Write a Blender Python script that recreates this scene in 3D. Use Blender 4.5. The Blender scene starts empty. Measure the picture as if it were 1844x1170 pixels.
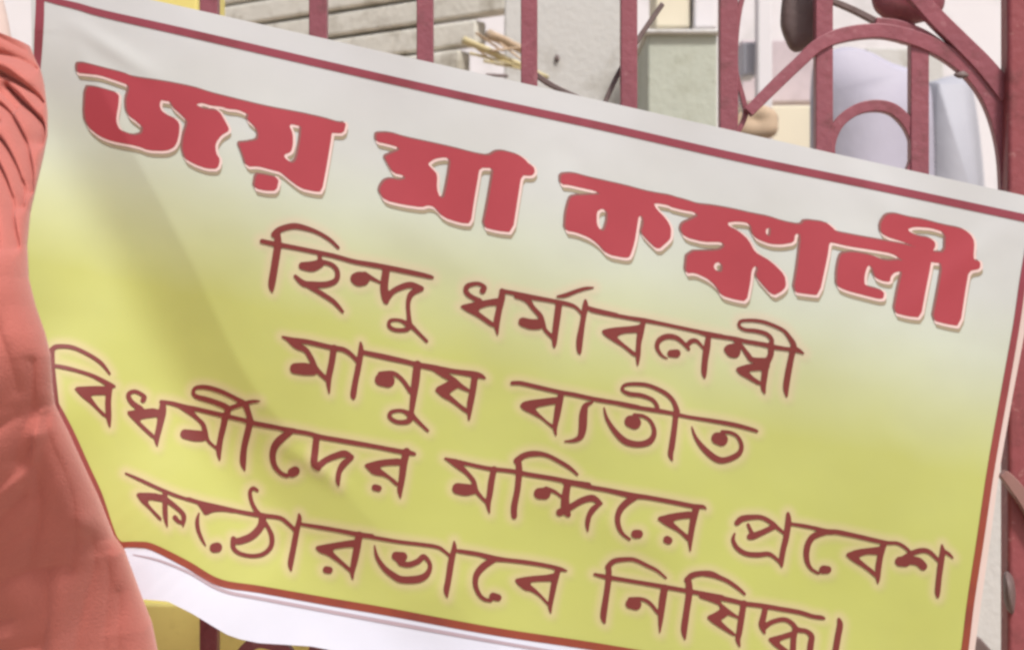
import bpy, bmesh, math, random
import numpy as np
from mathutils import Vector, Matrix
random.seed(7)
S = bpy.context.scene
COL = S.collection
R = math.radians

# ------------------------------------------------------------------ camera
F = 2533.0                       # focal length in photo pixels (photo is 1844 wide)
CAM = Vector((0.0, 0.0, 1.45))
cam_d = bpy.data.cameras.new('camera')
cam = bpy.data.objects.new('camera', cam_d); COL.objects.link(cam)
cam.location = CAM; cam.rotation_euler = (R(90), 0, 0)
cam_d.sensor_width = 36; cam_d.lens = F/1844*36
cam_d.clip_start = 0.05; cam_d.clip_end = 400
cam_d.dof.use_dof = True; cam_d.dof.focus_distance = 1.58; cam_d.dof.aperture_fstop = 7.0
S.camera = cam

# ------------------------------------------------------------------ light
SUN_EL, SUN_AZ = 56, 30          # azimuth measured from the camera's back towards its right
w = bpy.data.worlds.new('World'); S.world = w; w.use_nodes = True
nt = w.node_tree
sky = nt.nodes.new('ShaderNodeTexSky'); sky.sky_type = 'NISHITA'; sky.sun_disc = False
sky.sun_elevation = R(SUN_EL); sky.sun_rotation = R(180-SUN_AZ)
sky.air_density = 1.0; sky.dust_density = 4.0; sky.ozone_density = 1.0
bg = nt.nodes['Background']; bg.inputs['Strength'].default_value = 0.09
nt.links.new(sky.outputs[0], bg.inputs['Color'])
sd = bpy.data.lights.new('sun', 'SUN'); sd.energy = 2.7; sd.angle = R(8); sd.color = (1.0, 0.97, 0.93)
sun = bpy.data.objects.new('sun', sd); COL.objects.link(sun)
sv = Vector((math.sin(R(SUN_AZ))*math.cos(R(SUN_EL)), -math.cos(R(SUN_AZ))*math.cos(R(SUN_EL)), math.sin(R(SUN_EL))))
sun.rotation_euler = sv.to_track_quat('Z', 'Y').to_euler()
sun.location = (3, -3, 6)
S.view_settings.view_transform = 'Standard'; S.view_settings.look = 'None'
S.view_settings.exposure = 0.30; S.view_settings.gamma = 1.0; S.view_settings.use_curve_mapping = False
S.cycles.filter_width = 2.9

# ------------------------------------------------------------------ helpers
def pt(px, py, D):
    return Vector((CAM.x+(px-922)/F*D, CAM.y+D, CAM.z-(py-585)/F*D))

def tag(o, label=None, cat=None, group=None, kind=None):
    if label: o['label'] = label
    if cat: o['category'] = cat
    if group: o['group'] = group
    if kind: o['kind'] = kind
    return o

def link(name, verts, faces, mat, parent=None, smooth=True):
    me = bpy.data.meshes.new(name)
    me.from_pydata([tuple(v) for v in verts], [], faces)
    me.validate()
    bm = bmesh.new(); bm.from_mesh(me); bmesh.ops.recalc_face_normals(bm, faces=bm.faces); bm.to_mesh(me); bm.free()
    if smooth:
        me.polygons.foreach_set('use_smooth', [True]*len(me.polygons))
    if mat: me.materials.append(mat)
    o = bpy.data.objects.new(name, me); COL.objects.link(o)
    if parent: o.parent = parent
    return o

def empty(name, loc):
    o = bpy.data.objects.new(name, None); COL.objects.link(o); o.location = loc
    o.empty_display_size = .1
    return o

def adopt(child, parent):        # parent a world-space mesh to a moved empty
    child.parent = parent
    child.matrix_parent_inverse = Matrix.Translation(-Vector(parent.location))

def box(x0, x1, y0, y1, z0, z1):
    v = [Vector((x, y, z)) for x in (x0, x1) for y in (y0, y1) for z in (z0, z1)]
    f = [(0,1,3,2),(4,6,7,5),(0,4,5,1),(2,3,7,6),(0,2,6,4),(1,5,7,3)]
    return v, f

def bevel(o, wd, seg=2):
    m = o.modifiers.new('bevel', 'BEVEL'); m.width = wd; m.segments = seg; m.limit_method = 'ANGLE'
    o.data.polygons.foreach_set('use_smooth', [True]*len(o.data.polygons))
    m.harden_normals = True
    return o

def srgb(r, g, b):
    f = lambda c: (c/255/12.92) if c/255 <= .04045 else ((c/255+.055)/1.055)**2.4
    return (f(r), f(g), f(b), 1)

def mat(name, col, rough=.6, var=.12, scale=8., bump=0., bscale=60., spec=.4, detail=5.):
    m = bpy.data.materials.new(name); m.use_nodes = True
    n = m.node_tree; b = n.nodes['Principled BSDF']
    b.inputs['Roughness'].default_value = rough
    b.inputs['Specular IOR Level'].default_value = spec
    tc = n.nodes.new('ShaderNodeTexCoord')
    nz = n.nodes.new('ShaderNodeTexNoise'); nz.inputs['Scale'].default_value = scale; nz.inputs['Detail'].default_value = detail
    n.links.new(tc.outputs['Object'], nz.inputs['Vector'])
    mx = n.nodes.new('ShaderNodeMix'); mx.data_type = 'RGBA'
    mx.inputs['A'].default_value = tuple(max(0, c*(1-var)) for c in col[:3])+(1,)
    mx.inputs['B'].default_value = tuple(min(1, c*(1+var)) for c in col[:3])+(1,)
    n.links.new(nz.outputs['Fac'], mx.inputs['Factor'])
    n.links.new(mx.outputs['Result'], b.inputs['Base Color'])
    if bump:
        n2 = n.nodes.new('ShaderNodeTexNoise'); n2.inputs['Scale'].default_value = bscale; n2.inputs['Detail'].default_value = 4
        n.links.new(tc.outputs['Object'], n2.inputs['Vector'])
        bp = n.nodes.new('ShaderNodeBump'); bp.inputs['Strength'].default_value = bump; bp.inputs['Distance'].default_value = .01
        n.links.new(n2.outputs['Fac'], bp.inputs['Height']); n.links.new(bp.outputs['Normal'], b.inputs['Normal'])
    return m

def catmull(P, n=6):
    P = [tuple(map(float, p)) for p in P]
    if len(P) < 3:
        a = np.array(P); return [tuple(a[0]+(a[-1]-a[0])*t) for t in np.linspace(0, 1, n+1)]
    A = np.array([P[0]]+P+[P[-1]]); out = []
    for i in range(1, len(A)-2):
        p0, p1, p2, p3 = A[i-1], A[i], A[i+1], A[i+2]
        for t in np.linspace(0, 1, n, endpoint=False):
            out.append(.5*((2*p1)+(-p0+p2)*t+(2*p0-5*p1+4*p2-p3)*t*t+(-p0+3*p1-3*p2+p3)*t**3))
    out.append(A[-2])
    return [tuple(o) for o in out]

def chaikin(P, k=1):
    for _ in range(k):
        Q = []
        for i in range(len(P)):
            a, b = np.array(P[i], float), np.array(P[(i+1) % len(P)], float)
            Q += [tuple(a*.8+b*.2), tuple(a*.2+b*.8)]
        P = Q
    return P

# ---- signed distance shapes in the flat layout of the print
def sd_poly(X, Y, P):
    d = np.full(X.shape, 1e9); ins = np.zeros(X.shape, bool)
    n = len(P)
    for i in range(n):
        ax, ay = P[i]; bx, by = P[(i+1) % n]
        ex, ey = bx-ax, by-ay
        h = np.clip(((X-ax)*ex+(Y-ay)*ey)/(ex*ex+ey*ey+1e-9), 0, 1)
        d = np.minimum(d, np.hypot(X-ax-ex*h, Y-ay-ey*h))
        if ay != by:
            c = ((ay > Y) != (by > Y)) & (X < (bx-ax)*(Y-ay)/(by-ay)+ax)
            ins ^= c
    return np.where(ins, -d, d)

def sd_stroke(X, Y, P):
    d = np.full(X.shape, 1e9)
    for (ax, ay, aw), (bx, by, bw) in zip(P[:-1], P[1:]):
        ex, ey = bx-ax, by-ay
        h = np.clip(((X-ax)*ex+(Y-ay)*ey)/(ex*ex+ey*ey+1e-9), 0, 1)
        d = np.minimum(d, np.hypot(X-ax-ex*h, Y-ay-ey*h)-(aw+(bw-aw)*h)*.5)
    return d

def sd_shapes(X, Y, shapes):
    d = np.full(X.shape, 1e9)
    for s in shapes:
        if s[0] == 'S': q = sd_stroke(X, Y, s[1])
        else:
            q = sd_poly(X, Y, s[1])
            for h in s[2]: q = np.maximum(q, -sd_poly(X, Y, h))
        d = np.minimum(d, q)
    return d

def bounds(shapes):
    xs = [p[0] for s in shapes for p in s[1]]; ys = [p[1] for s in shapes for p in s[1]]
    return min(xs), max(xs), min(ys), max(ys)

def march(Fn, x0, x1, y0, y1, st):
    gx = np.arange(x0, x1+st, st); gy = np.arange(y0, y1+st, st)
    X, Y = np.meshgrid(gx, gy); D = Fn(X, Y)
    verts, faces, key = [], [], {}
    def vid(k, p):
        if k not in key: key[k] = len(verts); verts.append(p)
        return key[k]
    I = D < 0
    any_ = I[:-1,:-1] | I[1:,:-1] | I[:-1,1:] | I[1:,1:]
    for j, i in zip(*np.nonzero(any_)):
        c = [(j, i), (j, i+1), (j+1, i+1), (j+1, i)]
        poly = []
        for a in range(4):
            p, q = c[a], c[(a+1) % 4]
            dp, dq = D[p], D[q]
            if dp < 0: poly.append(vid(p, (gx[p[1]], gy[p[0]])))
            if (dp < 0) != (dq < 0):
                t = dp/(dp-dq); t = min(max(t, .02), .98)
                kk = (min(p, q), max(p, q))
                poly.append(vid(kk, (gx[p[1]]+(gx[q[1]]-gx[p[1]])*t, gy[p[0]]+(gy[q[0]]-gy[p[0]])*t)))
        if len(poly) >= 3: faces.append(tuple(poly))
    return verts, faces

# ------------------------------------------------------------------ the lettering, traced stroke by stroke
WIN = dict(A1=(130,100,5.0885), A2=(380,150,5.0885), A3=(670,220,5.3167), A4=(1000,290,6.1565), A5=(1210,350,5.3172), A6=(1490,370,5.0862),
 B1=(460,390,5.0879), B2=(810,490,6.1467), B3=(1070,550,8.0174), B4=(1260,560,7.3143),
 C1=(500,590,4.7282), C2=(910,660,7.3125), C3=(1070,670,5.9484),
 D1=(80,600,5.0875), D2=(310,680,6.8818), D3=(460,740,5.9484), D4=(790,800,6.8296), D5=(1020,840,6.8296), D6=(1300,900,6.8833), D7=(1500,920,6.8833),
 E1=(210,830,5.848), E2=(350,860,5.7625), E3=(650,950,8.3571), E4=(830,970,8.3571), E5=(1060,990,6.5), E6=(1260,1020,6.1467))
def st(win, *P):
    x, y, s = WIN[win]
    return ('S', catmull([(x+a/s, y+b/s, c/s*WK) for a, b, c in P], 5))
def po(win, P, *holes):
    x, y, s = WIN[win]
    f = lambda Q: chaikin([(x+a/s, y+b/s) for a, b in Q])
    return ('P', f(P), [f(h) for h in holes])
WK = 1.0

heading = [
 # first word
 po('A2', [(-1227,-179),(-1162,-184),(-972,-134),(-792,-89),(-712,-54),(-412,-11),(-150,40),(0,90),(160,130),(300,165),(500,213),(700,253),(850,280),(1050,325),(1180,365),(1240,362),(1215,460),(1100,455),(350,290),(250,243),(150,235),(100,215),(0,205),(-90,178),(-150,200),(-500,150),(-772,11),(-872,-24),(-1022,-74),(-1162,-89),(-1222,-94)]),
 po('A1', [(520,195),(860,245),(900,385),(815,400),(800,460),(820,510),(880,555),(960,590),(985,640),(980,720),(960,800),(930,845),(860,875),(700,870),(600,830),(360,785),(260,745),(160,665),(112,565),(125,285),(220,292),(330,322),(430,352),(425,450),(405,560),(405,620),(440,690),(560,735),(640,720),(655,660),(600,610),(530,560),(500,500),(495,400),(525,310),(515,260)]),
 po('A2', [(-382,146),(-342,226),(-272,286),(-212,346),(-222,396),(-252,486),(-262,596),(-232,696),(-142,746),(-42,781),(60,785),(85,700),(45,640),(40,555),(90,480),(160,440),(165,415),(120,330),(75,255),(0,245),(-80,235),(-150,190),(-150,100),(-382,60)]),
 po('A2', [(330,190),(500,215),(850,280),(1110,340),(1110,455),(1060,760),(1015,995),(940,990),(830,965),(740,900),(640,815),(540,790),(430,760),(330,765),(290,640),(250,545),(330,540),(430,520),(437,460),(410,400),(330,330),(350,285),(300,245)],
    [(710,375),(830,380),(822,500),(785,700),(745,738),(680,690),(668,655),(735,630),(752,560),(750,460)]),
 po('A2', [(415,830),(500,840),(625,870),(600,985),(500,985),(395,960)]),
 # second word
 po('A3', [(45,105),(180,103),(330,150),(600,207),(800,252),(1000,305),(1120,325),(1190,280),(1260,278),(1390,312),(1465,355),(1500,400),(1550,430),(1560,480),(1530,515),(1430,508),(1400,700),(1345,1055),(1200,1040),(1065,1005),(1110,780),(1150,550),(1165,440),(1030,435),(1010,560),(975,760),(945,970),(850,965),(690,915),(600,810),(530,795),(480,815),(300,790),(130,750),(80,680),(75,630),(120,560),(180,540),(270,560),(330,535),(290,505),(210,490),(150,390),(120,330),(200,295),(270,265),(250,240),(150,210),(50,190),(40,150)],
    [(530,400),(600,350),(700,335),(755,360),(740,480),(710,640),(690,725),(650,725),(620,640),(625,500),(580,450)]),
 # third word
 po('A4', [(60,145),(200,135),(400,190),(600,235),(800,280),(1000,335),(1150,365),(1280,385),(1416,430),(1416,520),(1300,500),(1150,470),(1090,470),(1120,530),(1230,640),(1285,740),(1280,850),(1250,890),(1140,985),(1050,900),(950,790),(985,690),(965,605),(925,610),(905,740),(880,900),(830,1060),(780,1075),(580,1035),(480,920),(380,850),(230,790),(110,770),(120,580),(160,420),(200,385),(400,375),(510,370),(440,330),(300,300),(150,265),(65,260)],
    [(460,560),(520,525),(580,560),(580,660),(545,775),(500,770),(460,700)]),
 po('A5', [(-40,12),(150,60),(250,95),(400,110),(580,142),(800,192),(930,215),(1080,265),(1240,295),(1270,245),(1480,270),(1570,345),(1570,460),(1510,450),(1490,600),(1410,965),(1300,955),(1165,935),(1210,660),(1240,380),(1180,375),(1170,460),(1050,480),(940,475),(820,430),(770,370),(760,300),(720,270),(620,258),(530,270),(550,310),(650,360),(730,430),(800,560),(960,650),(1080,770),(1095,880),(1050,930),(970,970),(880,870),(805,780),(830,710),(800,680),(765,720),(750,850),(715,1025),(600,1005),(480,970),(430,880),(350,810),(220,750),(130,755),(150,545),(450,540),(510,495),(480,455),(300,455),(130,410),(85,340),(100,280),(200,235),(260,200),(200,165),(100,150),(-40,112)],
    [(410,660),(450,645),(490,680),(480,745),(430,740),(400,700)], [(900,330),(950,315),(940,410),(900,380)]),
 po('A6', [(-40,170),(0,165),(70,240),(250,275),(500,320),(700,355),(870,400),(960,420),(960,520),(700,510),(600,440),(400,405),(200,375),(30,335),(-40,330)]),
 po('A6', [(130,440),(230,425),(400,455),(530,510),(690,495),(700,600),(620,610),(580,650),(575,700),(500,690),(440,660),(410,560),(370,545),(340,640),(340,735),(460,765),(520,790),(515,850),(470,855),(330,820),(180,780),(90,740),(90,600),(110,490)]),
 po('A6', [(680,480),(960,430),(945,560),(900,780),(855,1025),(740,1015),(610,980),(650,760),(690,600)]),
 po('A6', [(540,85),(620,75),(760,112),(900,135),(1060,180),(1230,212),(1310,260),(1348,330),(1338,470),(1350,505),(1400,510),(1400,580),(1295,600),(1270,740),(1215,1105),(1090,1085),(965,1050),(1010,820),(1060,530),(960,520),(850,480),(850,395),(700,335),(540,285),(490,240),(490,160)],
    [(735,215),(800,195),(950,205),(1085,250),(1080,430),(960,425),(990,375),(985,330),(930,297),(830,282),(760,250)]),
]
WK = 0.91
second = [
 st('B1',(60,225,45),(200,255,50),(340,280,45),(700,355,45),(900,410,45),(1100,445,50),(1400,505,50),(1600,550,40),(1625,565,10)),
 st('B1',(170,165,60),(220,120,60),(330,88,60),(420,95,55),(560,140,40),(680,210,38),(760,285,30)),
 st('B1',(200,150,60),(205,260,75),(175,460,75),(150,620,70),(155,690,15)),
 st('B1',(430,450,75),(520,455,105),(590,430,85)), st('B1',(590,350,40),(590,410,50)),
 st('B1',(600,410,45),(700,440,45),(750,500,48),(740,580,55),(650,620,60),(520,620,60),(440,610,60),(365,545,35)),
 st('B1',(440,605,50),(600,700,48),(720,780,45),(800,870,30)),
 st('B1',(920,565,110),(950,570,145),(985,570,135)), st('B1',(1000,530,60),(1090,575,35),(1140,600,25)),
 st('B1',(1200,480,75),(1180,640,80),(1195,755,70),(1205,790,25)),
 st('B1',(1200,755,65),(1260,685,55),(1350,640,60),(1430,625,60),(1520,660,55)),
 st('B1',(1520,660,50),(1430,705,60),(1400,790,45),(1405,900,42),(1415,1000,55)),
 st('B1',(1415,1000,60),(1330,950,33),(1240,950,36),(1225,1000,38),(1280,1035,40),(1380,1035,45),(1415,1000,55)),
 st('B1',(1430,1000,45),(1500,1070,35),(1570,1140,32)),
 # second word
 st('B2',(365,205,75),(385,165,50),(310,125,45),(200,150,60),(180,210,60),(230,265,55),(330,315,60)),
 po('B2',[(100,370),(300,325),(560,280),(560,365),(430,370),(340,400),(310,430),(420,510),(500,570),(480,615),(300,490),(180,430)]),
 st('B2',(580,195,40),(575,280,85),(545,420,75),(520,560,75),(530,690,20)),
 st('B2',(570,205,50),(700,230,50),(850,265,60),(1100,310,50),(1300,350,50),(1400,390,40),(1470,470,30)),
 st('B2',(730,270,40),(850,300,70),(920,390,55),(1000,480,60),(1030,560,60),(1060,640,45),(1140,720,50)),
 st('B2',(810,550,110),(900,575,125),(980,575,125)),
 st('B2',(1210,345,80),(1190,500,80),(1170,650,75),(1160,780,55),(1160,830,20)),
 st('B2',(1190,268,25),(1280,255,52),(1400,210,48),(1500,180,42),(1590,170,20)),
 st('B2',(1500,310,30),(1500,380,70),(1470,560,65),(1440,740,80),(1435,860,60),(1445,905,15)),
 st('B2',(1510,390,50),(1620,420,50),(1844,475,55)),
 st('B3',(-40,70,55),(200,120,60),(500,175,60),(720,210,65),(1000,265,55),(1300,330,55),(1600,395,60),(1844,440,60)),
 po('B3',[(95,360),(240,320),(600,290),(720,250),(700,390),(600,390),(420,400),(320,450),(420,540),(560,650),(620,700),(580,740),(420,600),(300,530),(160,440)]),
 st('B3',(720,210,70),(670,400,100),(645,550,80),(635,720,75),(630,860,25)),
 st('B3',(1060,765,20),(970,710,45),(910,600,65),(940,500,85),(1050,445,85),(1180,460,75),(1280,530,60),(1370,630,45)),
 st('B3',(1340,580,70),(1400,515,75),(1480,510,60),(1560,590,40),(1600,640,40)),
 st('B3',(1110,690,115),(1190,690,130)),
 st('B3',(1655,430,75),(1630,600,105),(1600,800,95),(1590,960,85),(1600,1050,20)),
 st('B4',(-40,260,50),(120,310,60),(450,360,60),(600,395,60),(850,440,65),(1000,475,65),(1170,500,55),(1280,510,75),(1375,560,20)),
 po('B4',[(310,500),(360,440),(480,420),(545,440),(535,580),(480,620),(380,600)]),
 st('B4',(470,380,60),(560,470,55),(640,580,70),(700,640,75),(900,650,80)),
 po('B4',[(465,750),(620,700),(700,690),(930,650),(920,770),(810,780),(640,790),(700,860),(810,930),(790,980),(650,900),(520,830)]),
 st('B4',(930,440,80),(940,560,85),(880,700,95),(855,850,90),(840,1000,75),(860,1080,25)),
 st('B4',(940,460,70),(950,375,60),(880,300,60),(740,260,60),(600,245,50),(525,200,45),(535,135,45),(650,120,45),(790,130,50),(930,170,50),(1100,250,50),(1180,340,60),(1240,450,80),(1220,560,85)),
 st('B4',(1240,470,90),(1210,600,85),(1170,800,90),(1140,1000,85),(1150,1120,30)),
]
third = [
 st('C1',(40,75,18),(130,105,50),(260,120,45),(450,165,45),(560,185,45),(630,230,40),(685,290,35)),
 st('C1',(60,80,20),(160,150,60),(240,190,50),(290,270,50),(330,350,45),(410,430,40)),
 st('C1',(150,345,100),(230,350,115),(300,360,95)),
 st('C1',(480,170,60),(460,300,60),(435,430,55),(440,555,15)),
 st('C1',(705,125,20),(710,190,50),(690,320,55),(660,470,55),(645,570,55),(650,605,15)),
 st('C1',(715,205,40),(900,245,50),(1080,285,45),(1180,310,45),(1330,340,55),(1500,370,45),(1700,400,55),(1770,430,15)),
 st('C1',(880,440,115),(940,450,125)), st('C1',(870,390,40),(980,385,40),(1060,440,38),(1130,540,40)),
 st('C1',(1190,310,70),(1175,450,75),(1155,600,60),(1140,720,45)),
 st('C1',(1140,745,60),(1060,705,33),(970,715,36),(955,760,38),(1020,800,40),(1110,795,50),(1140,745,65)),
 st('C1',(1150,750,45),(1210,810,35),(1280,875,26)),
 st('C1',(1330,350,40),(1420,400,55),(1500,445,50),(1550,490,50),(1620,530,30)),
 po('C1',[(1325,520),(1480,440),(1570,490),(1500,530),(1460,560),(1480,580),(1560,650),(1630,700),(1615,735),(1480,630),(1400,590)]),
 st('C1',(1680,405,60),(1665,520,60),(1640,650,60),(1630,780,20)),
 st('C2',(90,215,55),(200,215,60),(400,260,60),(700,330,60),(900,365,60),(1200,430,60),(1500,480,60),(1755,530,55)),
 po('C2',[(185,510),(250,450),(560,410),(760,390),(760,480),(640,490),(380,540),(440,610),(560,720),(650,780),(630,820),(480,690),(350,620),(240,570)]),
 st('C2',(740,350,80),(710,480,100),(680,650,90),(655,800,65),(670,905,20)),
 st('C2',(1150,470,25),(1060,510,80),(1030,620,115),(1020,800,115),(990,920,90),(900,970,55),(780,980,20)),
 st('C3',(-20,280,45),(200,320,45),(400,365,45),(650,405,50),(850,440,45),(1000,475,40),(1250,515,45),(1500,560,50),(1720,620,40),(1750,640,15)),
 st('C3',(105,375,15),(140,500,40),(230,640,60),(340,740,75),(480,770,70),(600,735,75),(645,640,55),(610,530,40),(530,470,40),(430,455,40)),
 st('C3',(390,525,140),(435,540,150)),
 st('C3',(680,400,50),(670,350,45),(620,290,45),(500,245,50),(380,230,50),(300,185,36),(340,132,40),(480,125,45),(600,145,45),(760,220,50),(850,310,50),(890,420,65)),
 st('C3',(880,420,65),(860,600,65),(835,780,70),(820,880,60),(840,945,15)),
 st('C3',(1045,580,15),(1090,700,40),(1180,820,65),(1300,920,75),(1400,940,70),(1540,880,65),(1580,790,50),(1540,690,40),(1460,645,40),(1370,635,40)),
 st('C3',(1320,705,140),(1365,720,150)),
]
fourth = [
 st('D1',(65,160,60),(110,120,45),(250,125,40),(400,190,38),(520,270,38),(600,370,22)),
 st('D1',(65,160,65),(75,300,50),(95,500,50),(120,690,40)),
 st('D1',(70,290,30),(180,310,40),(300,340,35),(450,390,38),(600,470,50),(650,485,15)),
 po('D1',[(260,490),(450,480),(610,485),(600,560),(420,565),(440,600),(500,680),(570,745),(555,775),(420,640),(340,580)]),
 st('D1',(600,480,60),(585,620,60),(590,760,55),(600,855,15)),
 st('D1',(905,610,55),(915,575,40),(830,530,38),(770,560,45),(800,630,50),(880,690,60)),
 po('D1',[(740,715),(830,700),(1040,680),(1060,760),(900,780),(870,800),(920,850),(1010,930),(1000,970),(880,860)]),
 st('D1',(1085,640,55),(1080,720,80),(1055,850,65),(1030,960,55),(1035,1030,15)),
 st('D2',(-136,295,50),(0,315,55),(150,360,70),(300,385,60),(450,420,60),(620,460,60),(750,490,55),(880,520,55),(1000,560,60),(1200,600,55),(1514,650,55)),
 st('D2',(90,350,50),(200,400,90),(300,490,55),(380,570,60),(410,660,65),(450,780,45),(550,870,35)),
 st('D2',(160,695,130),(280,715,150),(370,720,140)),
 st('D2',(660,460,90),(640,580,85),(600,750,80),(580,900,75),(590,1015,25)),
 st('D2',(690,450,70),(680,370,80),(560,310,70),(420,265,70),(300,230,60),(260,180,50),(295,122,50),(420,115,60),(600,165,60),(780,250,55),(900,330,80),(950,450,75),(980,560,80)),
 st('D2',(970,540,90),(930,700,90),(890,880,85),(880,1040,85),(900,1140,25)),
 st('D2',(680,390,65),(760,360,60),(880,320,60),(1000,292,45),(1085,290,20)),
 st('D3',(-20,125,50),(200,165,45),(340,200,55),(560,235,50),(700,275,55),(900,310,55),(1100,345,55),(1300,380,50),(1500,420,55),(1680,450,50),(1715,465,15)),
 st('D3',(370,230,60),(280,290,90),(210,370,85),(185,470,75),(205,580,60),(270,660,50),(340,690,45)),
 st('D3',(395,655,110),(425,640,110)),
 st('D3',(655,280,75),(640,420,80),(630,560,80),(675,610,60)),
 st('D3',(670,590,80),(760,520,70),(880,470,75),(960,455,80),(1035,490,50)),
 st('D3',(1030,500,50),(950,560,80),(900,640,65),(885,740,55),(895,800,15)),
 po('D3',[(1155,570),(1330,520),(1570,500),(1600,575),(1400,580),(1320,600),(1400,660),(1530,760),(1520,810),(1400,700),(1260,680),(1200,620)]),
 st('D3',(1620,430,85),(1590,560,85),(1570,720,75),(1550,840,65),(1555,930,15)),
 st('D3',(1280,815,75),(1320,825,75)),
 st('D4',(80,170,30),(200,210,75),(350,235,50),(600,290,55),(900,325,55),(1100,365,60),(1400,415,60),(1650,465,65),(1844,495,70)),
 st('D4',(100,180,30),(230,250,85),(350,350,60),(430,450,60),(460,560,60),(530,650,45),(610,730,40)),
 st('D4',(235,540,150),(330,555,160),(420,550,130)),
 st('D4',(680,300,80),(650,450,85),(630,600,80),(610,720,70),(625,840,20)),
 st('D4',(960,200,85),(1050,135,80),(1180,110,75),(1330,130,55),(1500,215,55),(1620,290,50),(1710,370,30)),
 st('D4',(980,200,80),(990,330,85),(970,550,80),(930,760,85),(930,880,75)),
 st('D4',(1240,600,150),(1305,600,160)), st('D4',(1320,540,60),(1430,580,45),(1510,640,35)),
 st('D4',(1590,470,90),(1560,640,105),(1560,790,115),(1595,860,70)),
 st('D5',(-80,560,100),(60,490,85),(180,420,85),(290,385,90),(350,395,85),(430,450,40)),
 st('D5',(415,450,50),(330,520,80),(280,600,70),(260,700,60),(265,800,15)),
 st('D5',(-20,185,70),(130,210,65),(300,250,60),(500,285,60),(800,350,75),(1000,375,60),(1300,430,60),(1550,480,60),(1680,490,50),(1720,520,15)),
 st('D5',(850,370,80),(740,440,90),(660,530,85),(630,640,72),(650,750,62),(700,830,45),(780,890,35)),
 st('D5',(850,825,115),(890,825,115)),
 po('D5',[(1095,625),(1300,570),(1560,540),(1590,625),(1400,640),(1300,670),(1400,760),(1520,860),(1510,930),(1380,800),(1220,720)]),
 st('D5',(1600,500,90),(1570,620,90),(1545,750,80),(1525,900,65),(1525,1040,15)),
 st('D5',(1240,895,105),(1260,905,100)),
 st('D6',(190,280,75),(250,230,85),(370,210,70),(500,215,60),(620,280,60),(700,350,50),(790,420,35)),
 st('D6',(640,330,75),(520,390,75),(400,440,90),(350,450,85)), st('D6',(325,300,40),(370,400,50)),
 st('D6',(160,410,25),(140,490,50),(190,590,60),(300,660,65),(450,675,70),(580,665,60),(670,720,45),(740,790,40)),
 st('D6',(820,165,45),(825,260,80),(800,450,80),(760,620,75),(740,760,65),(745,830,20)),
 st('D6',(840,290,40),(1000,315,50),(1150,345,50),(1300,390,75),(1450,395,60),(1652,440,60)),
 st('D6',(1300,390,75),(1150,440,85),(1080,520,85),(1050,640,80),(1060,760,65),(1110,850,45),(1200,905,35)),
 st('D6',(1260,860,115),(1310,860,105)),
 st('D7',(0,250,60),(275,302,60),(500,355,60),(680,390,50),(800,395,45),(900,450,45),(970,520,35)),
 po('D7',[(145,530),(300,470),(560,440),(650,420),(600,540),(420,530),(310,570),(400,650),(520,740),(550,840),(400,710),(230,610)]),
 st('D7',(630,410,85),(590,550,80),(565,700,80),(560,820,60),(560,890,20)),
 st('D7',(830,620,130),(900,620,145)), st('D7',(870,580,60),(980,520,70),(1100,485,70),(1200,505,60),(1310,610,45)),
 st('D7',(900,600,110),(1050,620,115),(1120,680,110)),
 st('D7',(1350,410,20),(1360,500,70),(1340,640,80),(1315,830,75),(1300,1000,70),(1305,1070,20)),
 st('D7',(1370,490,50),(1440,530,45),(1490,580,20)),
]
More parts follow.
